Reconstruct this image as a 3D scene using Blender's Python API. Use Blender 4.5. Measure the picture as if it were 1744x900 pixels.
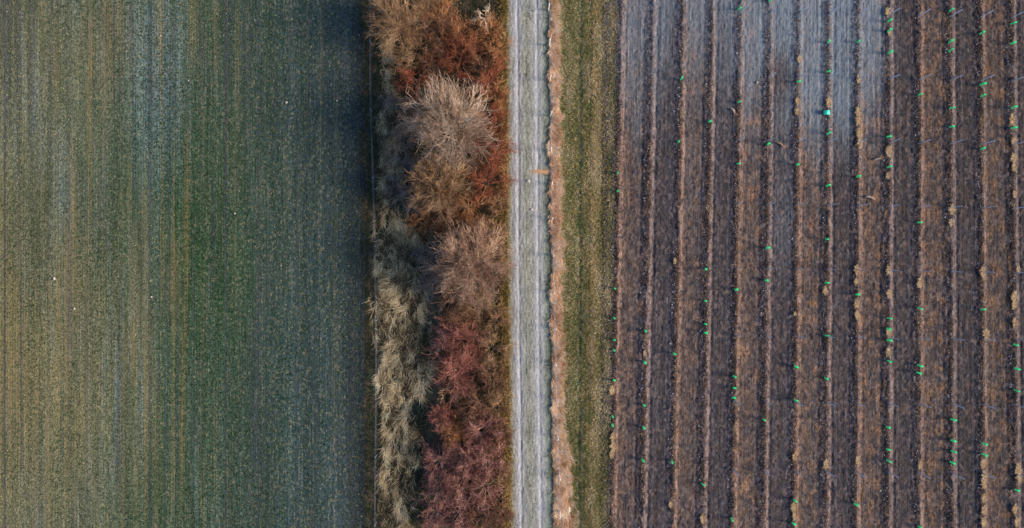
import bpy, math, random
import numpy as np
from mathutils import Vector
R = math.radians
S = 0.055          # metres per photo pixel on the ground
H = 64.0           # camera height above the ground

# ------------------------------------------------------------------ camera, sky, sun, exposure
sc = bpy.context.scene
for o in list(bpy.data.objects): bpy.data.objects.remove(o)
cam_d = bpy.data.cameras.new('camera'); cam = bpy.data.objects.new('camera', cam_d)
sc.collection.objects.link(cam); sc.camera = cam
cam.location = (0, 0, H); cam.rotation_euler = (0, 0, 0)
cam_d.sensor_width = 36; cam_d.lens = 36*H/(1744*S); cam_d.clip_end = 5000; cam_d.clip_start = 0.5

SUN_EL, SUN_AZ = R(23), R(-8)          # light comes in low from the right of the picture
w = bpy.data.worlds.new('World'); sc.world = w; w.use_nodes = True
nt = w.node_tree; nt.nodes.clear()
sky = nt.nodes.new('ShaderNodeTexSky'); sky.sky_type = 'NISHITA'; sky.sun_disc = False
sky.sun_elevation = SUN_EL; sky.sun_rotation = R(90)-SUN_AZ
sky.air_density = 1.0; sky.dust_density = 0.6; sky.ozone_density = 3.5
bg = nt.nodes.new('ShaderNodeBackground'); bg.inputs['Strength'].default_value = 0.15
wo = nt.nodes.new('ShaderNodeOutputWorld')
nt.links.new(sky.outputs[0], bg.inputs['Color']); nt.links.new(bg.outputs[0], wo.inputs['Surface'])
sd = bpy.data.lights.new('sun', 'SUN'); sun = bpy.data.objects.new('sun', sd); sc.collection.objects.link(sun)
sd.energy = 4.2; sd.angle = R(20); sd.color = (1.0, 0.83, 0.66)
sv = Vector((math.cos(SUN_EL)*math.cos(SUN_AZ), math.cos(SUN_EL)*math.sin(SUN_AZ), math.sin(SUN_EL)))
sun.rotation_euler = (-sv).to_track_quat('-Z', 'Y').to_euler(); sun.location = sv*100
sc.view_settings.view_transform = 'Standard'; sc.view_settings.look = 'None'
sc.view_settings.exposure = 0.72; sc.view_settings.gamma = 1; sc.view_settings.use_curve_mapping = False
sc.render.engine = 'CYCLES'

rng = np.random.default_rng(7); random.seed(7)
C = sc.collection

# ------------------------------------------------------------------ helpers
def PX(px, h=0.0): return (np.asarray(px, float)-872)*S*(H-h)/H
def PY(py, h=0.0): return (450-np.asarray(py, float))*S*(H-h)/H

def mesh_obj(name, verts, faces_list, mat, parent=None, attrs=None, smooth=False):
    """faces_list: list of int arrays (n,k) of the same k each"""
    me = bpy.data.meshes.new(name)
    verts = np.ascontiguousarray(verts, dtype=np.float32)
    loops = np.concatenate([f.ravel() for f in faces_list]).astype(np.int32)
    tot = np.concatenate([np.full(len(f), f.shape[1], np.int32) for f in faces_list])
    start = np.concatenate([[0], np.cumsum(tot)[:-1]]).astype(np.int32)
    me.vertices.add(len(verts)); me.vertices.foreach_set('co', verts.ravel())
    me.loops.add(len(loops)); me.loops.foreach_set('vertex_index', loops)
    me.polygons.add(len(tot)); me.polygons.foreach_set('loop_start', start); me.polygons.foreach_set('loop_total', tot)
    if smooth: me.polygons.foreach_set('use_smooth', np.ones(len(tot), bool))
    if attrs:
        for k, a in attrs.items():
            at = me.attributes.new(k, 'FLOAT', 'POINT'); at.data.foreach_set('value', np.ascontiguousarray(a, dtype=np.float32))
    me.update(calc_edges=True); me.validate()
    me.materials.append(mat)
    o = bpy.data.objects.new(name, me); C.objects.link(o)
    if parent: o.parent = parent
    return o
def tag(o, label=None, cat=None, group=None, kind=None):
    if label: o['label'] = label
    if cat: o['category'] = cat
    if group: o['group'] = group
    if kind: o['kind'] = kind
    return o
def empty(name, loc, rz=0):
    o = bpy.data.objects.new(name, None); C.objects.link(o); o.location = loc; o.rotation_euler = (0, 0, rz)
    o.empty_display_size = 0.2; return o
def copy_tree(o, parent=None):
    c = o.copy(); C.objects.link(c); c.parent = parent
    for ch in list(o.children): copy_tree(ch, c)
    return c

def vnoise(x, y, seed):
    """smooth value noise, vectorised, -1..1"""
    r = np.random.default_rng(seed); L = 256; g = r.uniform(-1, 1, (L, L))
    xi = np.floor(x).astype(int); yi = np.floor(y).astype(int); fx = x-xi; fy = y-yi
    fx = fx*fx*(3-2*fx); fy = fy*fy*(3-2*fy)
    a = g[xi % L, yi % L]; b = g[(xi+1) % L, yi % L]; c = g[xi % L, (yi+1) % L]; d = g[(xi+1) % L, (yi+1) % L]
    return (a*(1-fx)+b*fx)*(1-fy)+(c*(1-fx)+d*fx)*fy
def nrm(v): return v/np.maximum(np.linalg.norm(v, axis=-1, keepdims=True), 1e-9)

def sticks(P0, P1, r0, r1, k=3):
    n = len(P0); d = nrm(P1-P0)
    ref = np.where(np.abs(d[:, 2:3]) < .9, np.array([[0, 0, 1.]]), np.array([[1., 0, 0]]))
    a = nrm(np.cross(d, ref)); b = np.cross(d, a)
    V = np.empty((n, 2*k, 3))
    for i in range(k):
        t = 2*math.pi*i/k; off = a*math.cos(t)+b*math.sin(t)
        V[:, i] = P0+off*r0[:, None]; V[:, k+i] = P1+off*r1[:, None]
    base = (np.arange(n)*2*k)[:, None]
    F = np.concatenate([base+np.array([[i, (i+1) % k, k+(i+1) % k, k+i]]) for i in range(k)])
    return V.reshape(-1, 3), F

def blades(P, lean, hgt, width, r, droop=0.35):
    """grass blades: base point, lean vector (horizontal reach), height, width; each a tapering bent strip"""
    n = len(P)
    lean3 = np.concatenate([lean, np.zeros((n, 1))], 1)
    side = nrm(np.stack([-lean[:, 1], lean[:, 0], np.zeros(n)], 1)+r.normal(0, .35, (n, 3))*np.array([1, 1, .3]))
    w = width[:, None]/2
    up = np.zeros((n, 3)); up[:, 2] = hgt
    m = P+lean3*0.42+up*0.72; t = P+lean3+up*(1-droop)
    V = np.stack([P-side*w, P+side*w, m+side*w*.85, m-side*w*.85, t], 1)
    b = (np.arange(n)*5)[:, None]
    return V.reshape(-1, 3), [b+np.array([[0, 1, 2, 3]]), b+np.array([[3, 2, 4]])]

# ---- materials
class M:
    def __init__(s, name, rough=0.9, spec=0.2):
        s.m = bpy.data.materials.new(name); s.m.use_nodes = True; s.t = s.m.node_tree; s.n = s.t.nodes; s.n.clear()
        s.out = s.n.new('ShaderNodeOutputMaterial'); s.b = s.n.new('ShaderNodeBsdfPrincipled')
        s.b.inputs['Roughness'].default_value = rough; s.b.inputs['Specular IOR Level'].default_value = spec
        s.t.links.new(s.b.outputs[0], s.out.inputs['Surface'])
        s.tc = s.n.new('ShaderNodeTexCoord')
    def L(s, a, b): s.t.links.new(a, b)
    def inp(s, sock, v):
        if hasattr(v, 'links') or isinstance(v, bpy.types.NodeSocket): s.L(v, sock)
        else: sock.default_value = v
    def cells(s, v, sx, sy, off=0.0, lo=0.0, hi=1.0):
        n = s.n.new('ShaderNodeTexVoronoi'); n.voronoi_dimensions = '2D'; n.inputs['Scale'].default_value = 1
        s.L(s.scale(v, sx, sy, 1, off), n.inputs['Vector'])
        q = s.n.new('ShaderNodeSeparateColor'); s.L(n.outputs['Color'], q.inputs[0]); return s.rng(q.outputs[0], 0, 1, lo, hi)
    def math(s, op, a, b=0.0, c=None, clamp=False):
        n = s.n.new('ShaderNodeMath'); n.operation = op; n.use_clamp = clamp
        s.inp(n.inputs[0], a); s.inp(n.inputs[1], b)
        if c is not None: s.inp(n.inputs[2], c)
        return n.outputs[0]
    def xyz(s, v=None):
        n = s.n.new('ShaderNodeSeparateXYZ'); s.L(v or s.tc.outputs['Object'], n.inputs[0]); return n.outputs
    def comb(s, x, y, z=0.0):
        n = s.n.new('ShaderNodeCombineXYZ'); s.inp(n.inputs[0], x); s.inp(n.inputs[1], y); s.inp(n.inputs[2], z); return n.outputs[0]
    def attr(s, k):
        n = s.n.new('ShaderNodeAttribute'); n.attribute_name = k; return n.outputs['Fac']
    def scale(s, v, sx, sy, sz=1.0, off=0.0):
        n = s.n.new('ShaderNodeMapping'); n.inputs['Scale'].default_value = (sx, sy, sz)
        n.inputs['Location'].default_value = (off, off*1.7, 0); s.L(v, n.inputs[0]); return n.outputs[0]
    def noise(s, v, sx, sy, det=3, rough=.6, off=0.0, lo=0.0, hi=1.0, dist=0.0):
        n = s.n.new('ShaderNodeTexNoise'); n.inputs['Scale'].default_value = 1; n.inputs['Detail'].default_value = det
        n.inputs['Roughness'].default_value = rough; n.inputs['Distortion'].default_value = dist
        s.L(s.scale(v, sx, sy, 1, off), n.inputs['Vector'])
        return s.rng(n.outputs['Fac'], .28, .72, lo, hi)
    def rng(s, v, a, b, lo=0.0, hi=1.0, smooth=False):
        n = s.n.new('ShaderNodeMapRange'); n.inputs[1].default_value = a; n.inputs[2].default_value = b
        n.inputs[3].default_value = lo; n.inputs[4].default_value = hi; n.clamp = True
        if smooth: n.interpolation_type = 'SMOOTHSTEP'
        s.L(v, n.inputs[0]); return n.outputs[0]
    def ramp(s, v, stops, interp='LINEAR'):
        n = s.n.new('ShaderNodeValToRGB'); cr = n.color_ramp; cr.interpolation = interp
        while len(cr.elements) > 1: cr.elements.remove(cr.elements[-1])
        for i, (p, c) in enumerate(stops):
            e = cr.elements[0] if i == 0 else cr.elements.new(p)
            e.position = p; c = c if hasattr(c, '__len__') else (c, c, c); e.color = (*c, 1)
        s.L(v, n.inputs[0]); return n.outputs[0]
    def mix(s, f, a, b, mode='MIX'):
        n = s.n.new('ShaderNodeMix'); n.data_type = 'RGBA'; n.blend_type = mode
        s.inp(n.inputs[0], f)
        for sk, v in ((n.inputs[6], a), (n.inputs[7], b)):
            if isinstance(v, tuple): sk.default_value = (*v[:3], 1)
            else: s.L(v, sk)
        return n.outputs[2]
    def mul(s, col, fac):         # multiply colour by scalar socket
        n = s.n.new('ShaderNodeVectorMath'); n.operation = 'SCALE'; s.L(col, n.inputs[0]); s.inp(n.inputs['Scale'], fac); return n.outputs[0]
    def blob(s, v, cx, cy, rx, ry, soft=1.0):   # 1 in the middle, 0 outside an ellipse
        x, y, z = s.xyz(v)
        dx = s.math('MULTIPLY', s.math('SUBTRACT', x, cx), 1/rx); dy = s.math('MULTIPLY', s.math('SUBTRACT', y, cy), 1/ry)
        d = s.math('SQRT', s.math('ADD', s.math('MULTIPLY', dx, dx), s.math('MULTIPLY', dy, dy)))
        return s.rng(d, 1.0, 1.0-soft, 0, 1, True)
    def bump(s, h, strength=.5, dist=.05):
        n = s.n.new('ShaderNodeBump'); n.inputs['Strength'].default_value = strength; n.inputs['Distance'].default_value = dist
        s.L(h, n.inputs['Height']); s.L(n.outputs[0], s.b.inputs['Normal'])
    def done(s, col):
        s.inp(s.b.inputs['Base Color'], col if not isinstance(col, tuple) else (*col, 1)); return s.m

def srgb(r, g, b):
    f = lambda c: (c/255/12.92) if c <= 10 else ((c/255+.055)/1.055)**2.4
    return (f(r), f(g), f(b))

def twig_mat(name, c1, c2, c3=None, rough=.8):
    m = M(name, rough, .25); t = m.attr('tint')
    c3 = c3 or c2
    m.done(m.ramp(t, [(0, c1), (.55, c2), (1, c3)])); return m.m
def plain(name, c, rough=.6, metal=0, spec=.4):
    m = M(name, rough, spec); v = m.tc.outputs['Object']
    m.b.inputs['Metallic'].default_value = metal
    return m.done(m.mul(m.ramp(m.noise(v, 9, 9), [(0, c), (1, tuple(min(1, q*1.15) for q in c))]), m.noise(v, 40, 40, lo=.75, hi=1.1)))

# ------------------------------------------------------------------ the rows of the vineyard
rows_top = np.array([1056.5, 1110, 1162, 1212, 1260.5, 1311, 1360.5, 1411.5, 1462.5, 1514.5, 1566, 1618.5, 1671, 1723.5])
rows_bot = np.array([1040, 1091, 1143, 1194.5, 1246, 1298.5, 1351, 1405.5, 1457, 1512, 1565, 1622, 1675.5, 1731.5])
NR = len(rows_top)
ext_t = np.concatenate([[rows_top[0]-104, rows_top[0]-52], rows_top, rows_top[-1]+52.3*np.arange(1, 40)])
ext_b = np.concatenate([[rows_bot[0]-104, rows_bot[0]-52], rows_bot, rows_bot[-1]+52.3*np.arange(1, 40)+3*np.minimum(np.arange(1, 40), 3)])
def row_x(i, y):                       # world x of row i (0 = first) at world y
    t = (450-np.asarray(y)/S)/900; t = np.clip(t, -1.5, 2.5)
    px = ext_t[i+2]*(1-t)+ext_b[i+2]*t
    return PX(px, .3)
def row_u(X, Y):
    out = np.empty_like(X)
    for j in range(X.shape[1]):
        y = Y[0, j]; xs = np.array([row_x(i, y) for i in range(-2, NR+39)]); out[:, j] = np.interp(X[:, j], xs, np.arange(-2, NR+39))
    return out

def grid(name, xs, ys, zf, mat, uf=None, smooth=True):
    X, Y = np.meshgrid(xs, ys, indexing='ij'); Z = zf(X, Y)
    nx, ny = X.shape; V = np.stack([X, Y, Z], -1).reshape(-1, 3)
    i = np.arange(nx*ny).reshape(nx, ny)
    F = np.stack([i[:-1, :-1], i[1:, :-1], i[1:, 1:], i[:-1, 1:]], -1).reshape(-1, 4)
    at = {'rowu': uf(X, Y).ravel()} if uf else None
    o = mesh_obj(name, V, [F], mat, attrs=at, smooth=smooth); tag(o, kind='structure'); return o

YS = np.concatenate([[-160, -110, -80, -55, -40, -34], np.arange(-30, 30.01, .12), [34, 40, 55, 80, 110, 160]])

# ------------------------------------------------------------------ ground materials
# winter crop on the left
m = M('crop_soil'); v = m.tc.outputs['Object']; x, y, z = m.xyz()
f1 = m.noise(v, .55, .035, 2, .5, 3); f2 = m.noise(v, 2.2, .05, 2, .6, 9); f3 = m.noise(v, 7.5, .22, 2, .6, 17)
sp = m.noise(v, 9, 6, 3, .75, 5); sp2 = m.noise(v, 3.2, 2.0, 2, .6, 8)
zone = m.rng(x, -48, -14, 0, 1)
ce = m.cells(v, 11, 7.5, 1); ce2 = m.cells(v, 7, 4.4, 6)
base = m.ramp(zone, [(0, srgb(102, 100, 68)), (.2, srgb(94, 101, 74)), (.36, srgb(78, 94, 68)), (.5, srgb(62, 86, 56)), (.62, srgb(60, 80, 62)), (.8, srgb(54, 74, 68)), (1, srgb(48, 64, 68))])
green = m.mix(m.math('MULTIPLY', m.blob(v, PX(335), PY(430), 9, 22, .95), m.math('ADD', m.math('MULTIPLY', m.noise(v, 1.2, .12, 4, .7, 71), .7), .3)), base, srgb(54, 82, 44))
green = m.mix(m.math('MULTIPLY', m.blob(v, PX(90), PY(660), 14, 22, .95), m.noise(v, 1.6, .12, 3, .6, 31, .0, .8)), green, srgb(146, 126, 78))
green = m.mix(m.math('MULTIPLY', m.blob(v, PX(190), PY(80), 12, 8, .8), m.noise(v, 1.8, .15, 3, .6, 41, .1, .7)), green, srgb(120, 108, 76))
pale = m.math('MULTIPLY', m.noise(v, .22, .05, 2, .5, 77, -.4, 1.0), m.rng(f2, .35, .9))
green = m.mix(m.math('MULTIPLY', pale, m.rng(zone, .45, .7, .7, .12), clamp=True), green, srgb(122, 134, 134))
green = m.mix(m.math('MULTIPLY', m.blob(v, PX(270), PY(130), 4.5, 16, .9), .65), green, srgb(112, 134, 132))
green = m.mix(m.math('MULTIPLY', m.rng(f3, .45, 1), .55), green, srgb(92, 84, 78))
green = m.mix(m.rng(ce2, .72, .95, 0, .45), green, srgb(132, 124, 92)); green = m.mix(m.rng(ce2, .22, .05, 0, .5), green, srgb(44, 62, 40))
col = m.mul(green, m.math('ADD', m.math('MULTIPLY', sp, .7), .65)); col = m.mul(col, m.math('ADD', m.math('MULTIPLY', ce, .8), .62))
col = m.mul(col, m.math('ADD', m.math('MULTIPLY', f2, .25), .87)); col = m.mul(col, m.math('ADD', m.math('MULTIPLY', f3, .42), .79))
col = m.mul(col, m.math('ADD', m.math('MULTIPLY', f1, .4), .78))
f5 = m.noise(v, 1.3, .03, 2, .6, 91); col = m.mix(m.math('MULTIPLY', m.rng(f5, .55, .9, 0, .6), m.rng(zone, .5, .75, 1, .2)), col, srgb(136, 118, 78)); f6 = m.noise(v, 1.7, .03, 2, .6, 191); col = m.mix(m.rng(f6, .55, .9, 0, .5), col, srgb(62, 66, 72))
for px, wd, k in ((8, .16, .6), (255, .22, .4), (384, .18, .45), (440, .2, .4), (505, .16, .35), (24, .15, .0)):
    dx = m.math('ABSOLUTE', m.math('SUBTRACT', x, float(PX(px)))); col = m.mix(m.rng(dx, wd, wd*.3, 0, k, True), col, srgb(66, 64, 74))
mg = m.rng(m.math('ADD', x, m.math('MULTIPLY', m.math('SUBTRACT', f3, .5), .9)), PX(575), PX(610), 0, .6, True); col = m.mix(mg, col, m.mul(m.ramp(ce, [(0, srgb(38, 40, 46)), (1, srgb(66, 66, 72))]), sp))  # field edge: hedge shade painted into the colour, over dark bare soil
m.bump(m.math('ADD', m.math('ADD', sp, ce), m.math('MULTIPLY', f3, .4)), .8, .05)
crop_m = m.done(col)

# rough bank under the hedge
m = M('bank_soil'); v = m.tc.outputs['Object']
n1 = m.noise(v, 1.1, .6, 4, .65, 2); n2 = m.noise(v, 7, 5, 4, .7, 4)
col = m.ramp(n1, [(0, srgb(34, 34, 24)), (.4, srgb(54, 56, 34)), (.7, srgb(76, 62, 46)), (1, srgb(98, 86, 64))])
col = m.mul(col, m.math('ADD', m.math('MULTIPLY', n2, .9), .5)); col = m.mul(col, m.cells(v, 6, 5, 3, .6, 1.4)); m.bump(n2, .8, .08)
bank_m = m.done(col)

# the track
m = M('track_gravel'); v = m.tc.outputs['Object']; u = m.attr('rowu')
n1 = m.noise(v, 9, 4, 4, .7, 2); n2 = m.noise(v, 2.2, .5, 4, .65, 4); n3 = m.noise(v, 1.2, .5, 3, .6, 12); n4 = m.noise(v, 14, 8, 2, .5, 19)
g = lambda k: srgb(k-6, k-8, k-12)
col = m.ramp(u, [(0, srgb(128, 118, 88)), (.07, srgb(146, 140, 116)), (.14, g(158)), (.22, g(176)), (.30, g(164)), (.36, srgb(152, 150, 136)), (.5, srgb(148, 145, 128)), (.62, g(158)), (.69, g(172)), (.77, g(160)), (.84, srgb(138, 142, 130)), (.93, srgb(114, 120, 102)), (1, srgb(92, 94, 74))])
blot = m.noise(v, .8, .35, 4, .65, 83); col = m.mix(m.rng(blot, .55, .85, 0, .5), col, srgb(128, 124, 108)); col = m.mix(m.rng(blot, .4, .15, 0, .35), col, srgb(176, 172, 162))
weed = m.math('MULTIPLY', m.rng(n1, .5, .7), m.ramp(u, [(0, .8), (.14, .25), (.22, .0), (.32, .05), (.42, .6), (.56, .75), (.64, .1), (.78, .05), (.88, .7), (1, 1)]))
weed = m.math('MULTIPLY', weed, m.rng(n3, .2, .8, .25, 1.0))
col = m.mix(weed, col, srgb(72, 84, 54))
col = m.mul(col, m.math('ADD', m.math('MULTIPLY', n2, .3), .84)); col = m.mul(col, m.math('ADD', m.math('MULTIPLY', n4, .25), .87))
ce = m.cells(v, 8, 6, 3); col = m.mul(col, m.math('ADD', m.math('MULTIPLY', ce, .3), .84)); m.bump(m.math('ADD', m.math('ADD', n4, m.math('MULTIPLY', n2, .4)), ce), .5, .03)
track_m = m.done(col)

# grass verge right of the track
m = M('verge_turf'); v = m.tc.outputs['Object']; u = m.attr('rowu')
n1 = m.noise(v, 8, 6, 4, .75, 2); n2 = m.noise(v, 1.4, .22, 3, .6, 4); n3 = m.noise(v, .7, .35, 2, .6, 12); n4 = m.noise(v, 5, .4, 3, .6, 7)
ce = m.cells(v, 9, 6.5, 3); ce2 = m.cells(v, 4.5, 2.6, 9); u = m.math('ADD', u, m.math('MULTIPLY', m.math('SUBTRACT', m.noise(v, 2.5, .5, 2, .6, 77), .5), .05))
col = m.ramp(u, [(0, srgb(160, 134, 104)), (.10, srgb(148, 126, 96)), (.16, srgb(124, 114, 78)), (.3, srgb(118, 114, 72)), (.41, srgb(100, 100, 58)), (.455, srgb(56, 66, 50)), (.50, srgb(54, 62, 50)), (.545, srgb(122, 110, 60)), (.60, srgb(72, 66, 50)), (.63, srgb(84, 76, 54)), (.67, srgb(152, 124, 76)), (.74, srgb(134, 112, 72)), (.82, srgb(112, 104, 68)), (.92, srgb(88, 82, 66)), (1, srgb(70, 64, 58))])
col = m.mix(m.rng(ce2, .6, .9, 0, .55), col, srgb(150, 132, 92)); col = m.mix(m.rng(ce2, .35, .1, 0, .5), col, srgb(60, 74, 34)); col = m.mul(col, m.math('ADD', m.math('MULTIPLY', ce, .8), .62))
col = m.mix(m.rng(n2, .45, .95, 0, .7), col, srgb(128, 116, 92)); col = m.mix(m.rng(n3, .5, .95, 0, .75), col, srgb(74, 86, 44))
col = m.mul(col, m.math('ADD', m.math('MULTIPLY', n1, .9), .6)); col = m.mul(col, m.math('ADD', m.math('MULTIPLY', n4, .35), .82))
m.bump(n1, .8, .06)
verge_m = m.done(col)

# vineyard soil, worked along the rows
m = M('vineyard_soil'); v0 = m.tc.outputs['Object']; x, y, z = m.xyz(); u = m.attr('rowu')
um = m.math('MULTIPLY', u, 2.86); v = m.comb(um, y)
uj = m.math('ADD', u, m.math('MULTIPLY', m.math('SUBTRACT', m.noise(m.comb(m.math('MULTIPLY', m.math('ROUND', u), 7.3), y), 1, .55, 4, .7, 66), .5), .055))
uj = m.math('ADD', uj, m.math('MULTIPLY', m.math('SUBTRACT', m.noise(v, 3, 1.6, 3, .7, 67), .5), .05))
fr = m.math('FRACT', uj); par = m.math('FLOORED_MODULO', m.math('FLOOR', u), 2.0) if False else m.math('MODULO', m.math('FLOOR', m.math('ADD', u, 40)), 2.0)
s1 = m.noise(v, 3.2, .06, 3, .7, 3); s2 = m.noise(v, 11, .25, 3, .7, 6); sp = m.noise(v, 9, 6, 4, .75, 8); cl = m.noise(v, 1.5, .6, 3, .65, 21); sp2 = m.noise(v, 20, 12, 2, .6, 28)
ce = m.cells(v, 8, 5, 3); ce2 = m.cells(v, 4.2, 3.0, 9); s3 = m.noise(v, 5.5, .5, 3, .7, 33)
bare = m.ramp(fr, [(0, srgb(88, 76, 76)), (.08, srgb(100, 86, 84)), (.14, srgb(132, 110, 102)), (.19, srgb(146, 124, 114)), (.23, srgb(96, 84, 82)), (.27, srgb(74, 68, 70)), (.33, srgb(84, 75, 74)), (.5, srgb(74, 67, 66)), (.66, srgb(69, 63, 64)), (.76, srgb(60, 58, 64)), (.80, srgb(68, 63, 68)), (.85, srgb(94, 84, 86)), (.90, srgb(70, 64, 68)), (.95, srgb(46, 43, 52)), (.98, srgb(50, 46, 54)), (1, srgb(84, 74, 75))])  # lit right flank and shaded left flank of each ridge painted in
veg = m.ramp(fr, [(0, srgb(88, 76, 74)), (.08, srgb(108, 90, 82)), (.14, srgb(142, 114, 98)), (.19, srgb(146, 118, 102)), (.23, srgb(106, 89, 80)), (.5, srgb(90, 78, 73)), (.72, srgb(82, 73, 71)), (.82, srgb(74, 69, 72)), (.90, srgb(74, 67, 70)), (.95, srgb(56, 52, 58)), (.98, srgb(58, 53, 58)), (1, srgb(84, 74, 74))])  # same painted light and shade on the ridge flanks
col = m.mix(par, veg, bare)
# orange dead growth, mostly in every second alley
mo = m.noise(v0, 2.0, 1.1, 4, .7, 44); col = m.mul(col, m.math('ADD', m.math('MULTIPLY', mo, .8), .56))
dead = m.math('MULTIPLY', m.rng(cl, .4, .8), m.math('MULTIPLY', m.math('SUBTRACT', 1.0, m.math('MULTIPLY', par, .7)), m.rng(x, PX(1150), PX(1600), .45, 1.0)))
dead = m.math('MULTIPLY', dead, m.rng(sp, .2, .7))
col = m.mix(m.math('MULTIPLY', dead, .9), col, srgb(160, 116, 76))
for (px, py, rx, ry, c) in [(1181, 60, .45, .9, (138, 98, 80)), (1181, 92, .5, 1.1, (138, 98, 80)), (1181, 150, .3, 1.3, (138, 98, 80)), (1283, 58, .6, .6, (150, 100, 74)), (1281, 207, .7, .6, (160, 104, 66)), (1279, 333, .7, 1.4, (148, 108, 82)), (1381, 385, .4, 1.2, (142, 100, 76)), (1384, 517, .8, .5, (150, 110, 66)), (1266, 600, 1.0, 1.3, (164, 126, 96)), (1270, 828, .7, 1.4, (156, 116, 82)), (1488, 60, .5, .6, (92, 60, 50)), (1268, 262, .5, .9, (150, 110, 90))]:
    f = m.math('MULTIPLY', m.blob(v0, PX(px), PY(py), rx, ry, .9), m.rng(sp, .1, .6, .2, .95))
    col = m.mix(f, col, srgb(*c))
# pale dusty crust in the upper part of the plot
fy = m.rng(m.math('ADD', y, m.math('MULTIPLY', m.math('SUBTRACT', m.noise(v, .35, .05, 3, .6, 55), .5), 12)), PY(360), PY(-20), 0, 1, True)
fx = m.math('MULTIPLY', m.rng(m.math('ADD', x, m.math('MULTIPLY', m.math('SUBTRACT', mo, .5), 2.2)), PX(1540), PX(1485), 0, 1, True), m.rng(x, PX(1010), PX(1060), 0, 1))
fm = m.math('MULTIPLY', fy, fx)
b1 = m.blob(v0, PX(1330), PY(130), 2.2, 4.6, .9)
fm = m.math('MULTIPLY', fm, m.math('SUBTRACT', 1.0, m.math('MULTIPLY', b1, .85)))
fm = m.math('ADD', fm, m.math('MULTIPLY', m.blob(v0, PX(1395), PY(30), 8.5, 12, .9), .55))
fm = m.math('ADD', fm, m.math('MULTIPLY', m.blob(v0, PX(1415), PY(150), 5.0, 11, .9), .5))
fm = m.math('ADD', fm, m.math('MULTIPLY', m.blob(v0, PX(1335), PY(380), 2.6, 9, .9), .35))
fm = m.math('MULTIPLY', fm, m.rng(m.math('ADD', fm, m.math('MULTIPLY', m.math('SUBTRACT', mo, .5), .9)), .0, .7, .3, 1.0))
fm = m.math('MULTIPLY', m.math('MULTIPLY', fm, m.rng(m.math('ADD', s1, m.math('MULTIPLY', s2, .5)), .1, 1.1, .6, 1.0)), m.ramp(fr, [(0, .55), (.12, .7), (.24, 1), (.84, 1), (.93, .5), (1, .45)]), clamp=True)
# cooler dusted ruts
col = m.mix(m.math('MULTIPLY', m.math('MULTIPLY', par, m.rng(s1, .4, .9)), .16), col, srgb(92, 98, 108))
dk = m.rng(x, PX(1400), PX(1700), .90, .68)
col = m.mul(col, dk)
col = m.mul(col, m.math('ADD', m.math('MULTIPLY', s2, .5), .74)); col = m.mul(col, m.math('ADD', m.math('MULTIPLY', s1, .4), .8))
col = m.mul(col, m.math('ADD', m.math('MULTIPLY', sp, .7), .62))
col = m.mix(m.rng(sp2, .86, 1.0, 0, .55), col, srgb(170, 164, 168))
col = m.mul(col, m.math('ADD', m.math('MULTIPLY', ce, .7), .66)); col = m.mul(col, m.math('ADD', m.math('MULTIPLY', s3, .5), .76))
col = m.mix(m.math('MULTIPLY', m.rng(ce2, .74, .95, 0, .55), m.ramp(fr, [(0, 1), (.14, 1), (.22, .5), (.8, .5), (.9, 1)])), col, srgb(148, 126, 116)); col = m.mix(m.rng(ce2, .3, .05, 0, .6), col, srgb(44, 42, 52))
crust = m.mul(m.mul(m.mul(m.ramp(s2, [(0, srgb(106, 120, 130)), (1, srgb(146, 156, 162))]), m.math('ADD', m.math('MULTIPLY', ce, .16), .92)), m.math('ADD', m.math('MULTIPLY', sp, .3), .85)), m.math('ADD', m.math('MULTIPLY', s3, .2), .9))
warm = m.noise(v, 5, .12, 3, .7, 133); fm = m.math('MULTIPLY', fm, m.rng(warm, .2, .65, .45, 1.0)); fm = m.math('MULTIPLY', fm, m.rng(x, PX(1050), PX(1330), .68, 1.0))
col = m.mix(m.math('MULTIPLY', fm, .85, clamp=True), col, crust)
m.bump(m.math('ADD', m.math('ADD', m.math('ADD', sp, ce), m.math('MULTIPLY', s2, .6)), m.math('MULTIPLY', sp2, .4)), .9, .06)
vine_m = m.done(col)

m = M('far_soil'); v = m.tc.outputs['Object']
far_m = m.done(m.mul(m.ramp(m.noise(v, .03, .01, 4), [(0, srgb(70, 74, 56)), (1, srgb(96, 88, 72))]), m.noise(v, 2, 2, 4, lo=.7, hi=1.1)))

# ------------------------------------------------------------------ ground sheets
flat = lambda z: (lambda X, Y: np.full_like(X, z))
grid('ground', np.linspace(-1500, 1500, 7), np.linspace(-1500, 1500, 7), flat(-.16), far_m)
def field_edge(Y): return PX(617)+.5*vnoise(Y*.12+5, Y*0, 3)
def zf(X, Y):
    z = .012*vnoise(X*7, Y*4, 11)+.02*vnoise(X*2.2, Y*.12, 12)+.012*np.sin(X*2*math.pi/.25)*.6
    e = np.clip((X-PX(600))/1.0, 0, 1); return z-.05*e
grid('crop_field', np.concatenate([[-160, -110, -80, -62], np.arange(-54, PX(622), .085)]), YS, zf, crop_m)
def track_c(y):                        # centre line of the track
    t = (450-np.asarray(y)/S)/900; return PX(899+2*t+5.5*t*t)
def track_w(y): return 2.05+0*np.asarray(y)
def zf(X, Y):
    z = -.06+.09*vnoise(X*.9, Y*.5, 21)+.04*vnoise(X*3, Y*3, 22)
    z -= .28*np.exp(-((X-PX(738))/.55)**2)
    ex = track_c(Y)-track_w(Y)
    k = np.clip((ex-X)/.9, 0, 1); return z*k-.018*(1-k)-.03
grid('hedge_bank', np.arange(PX(613), PX(873), .12), YS, zf, bank_m)
def tu(X, Y): return (X-(track_c(Y)-track_w(Y)))/(2*track_w(Y))
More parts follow.
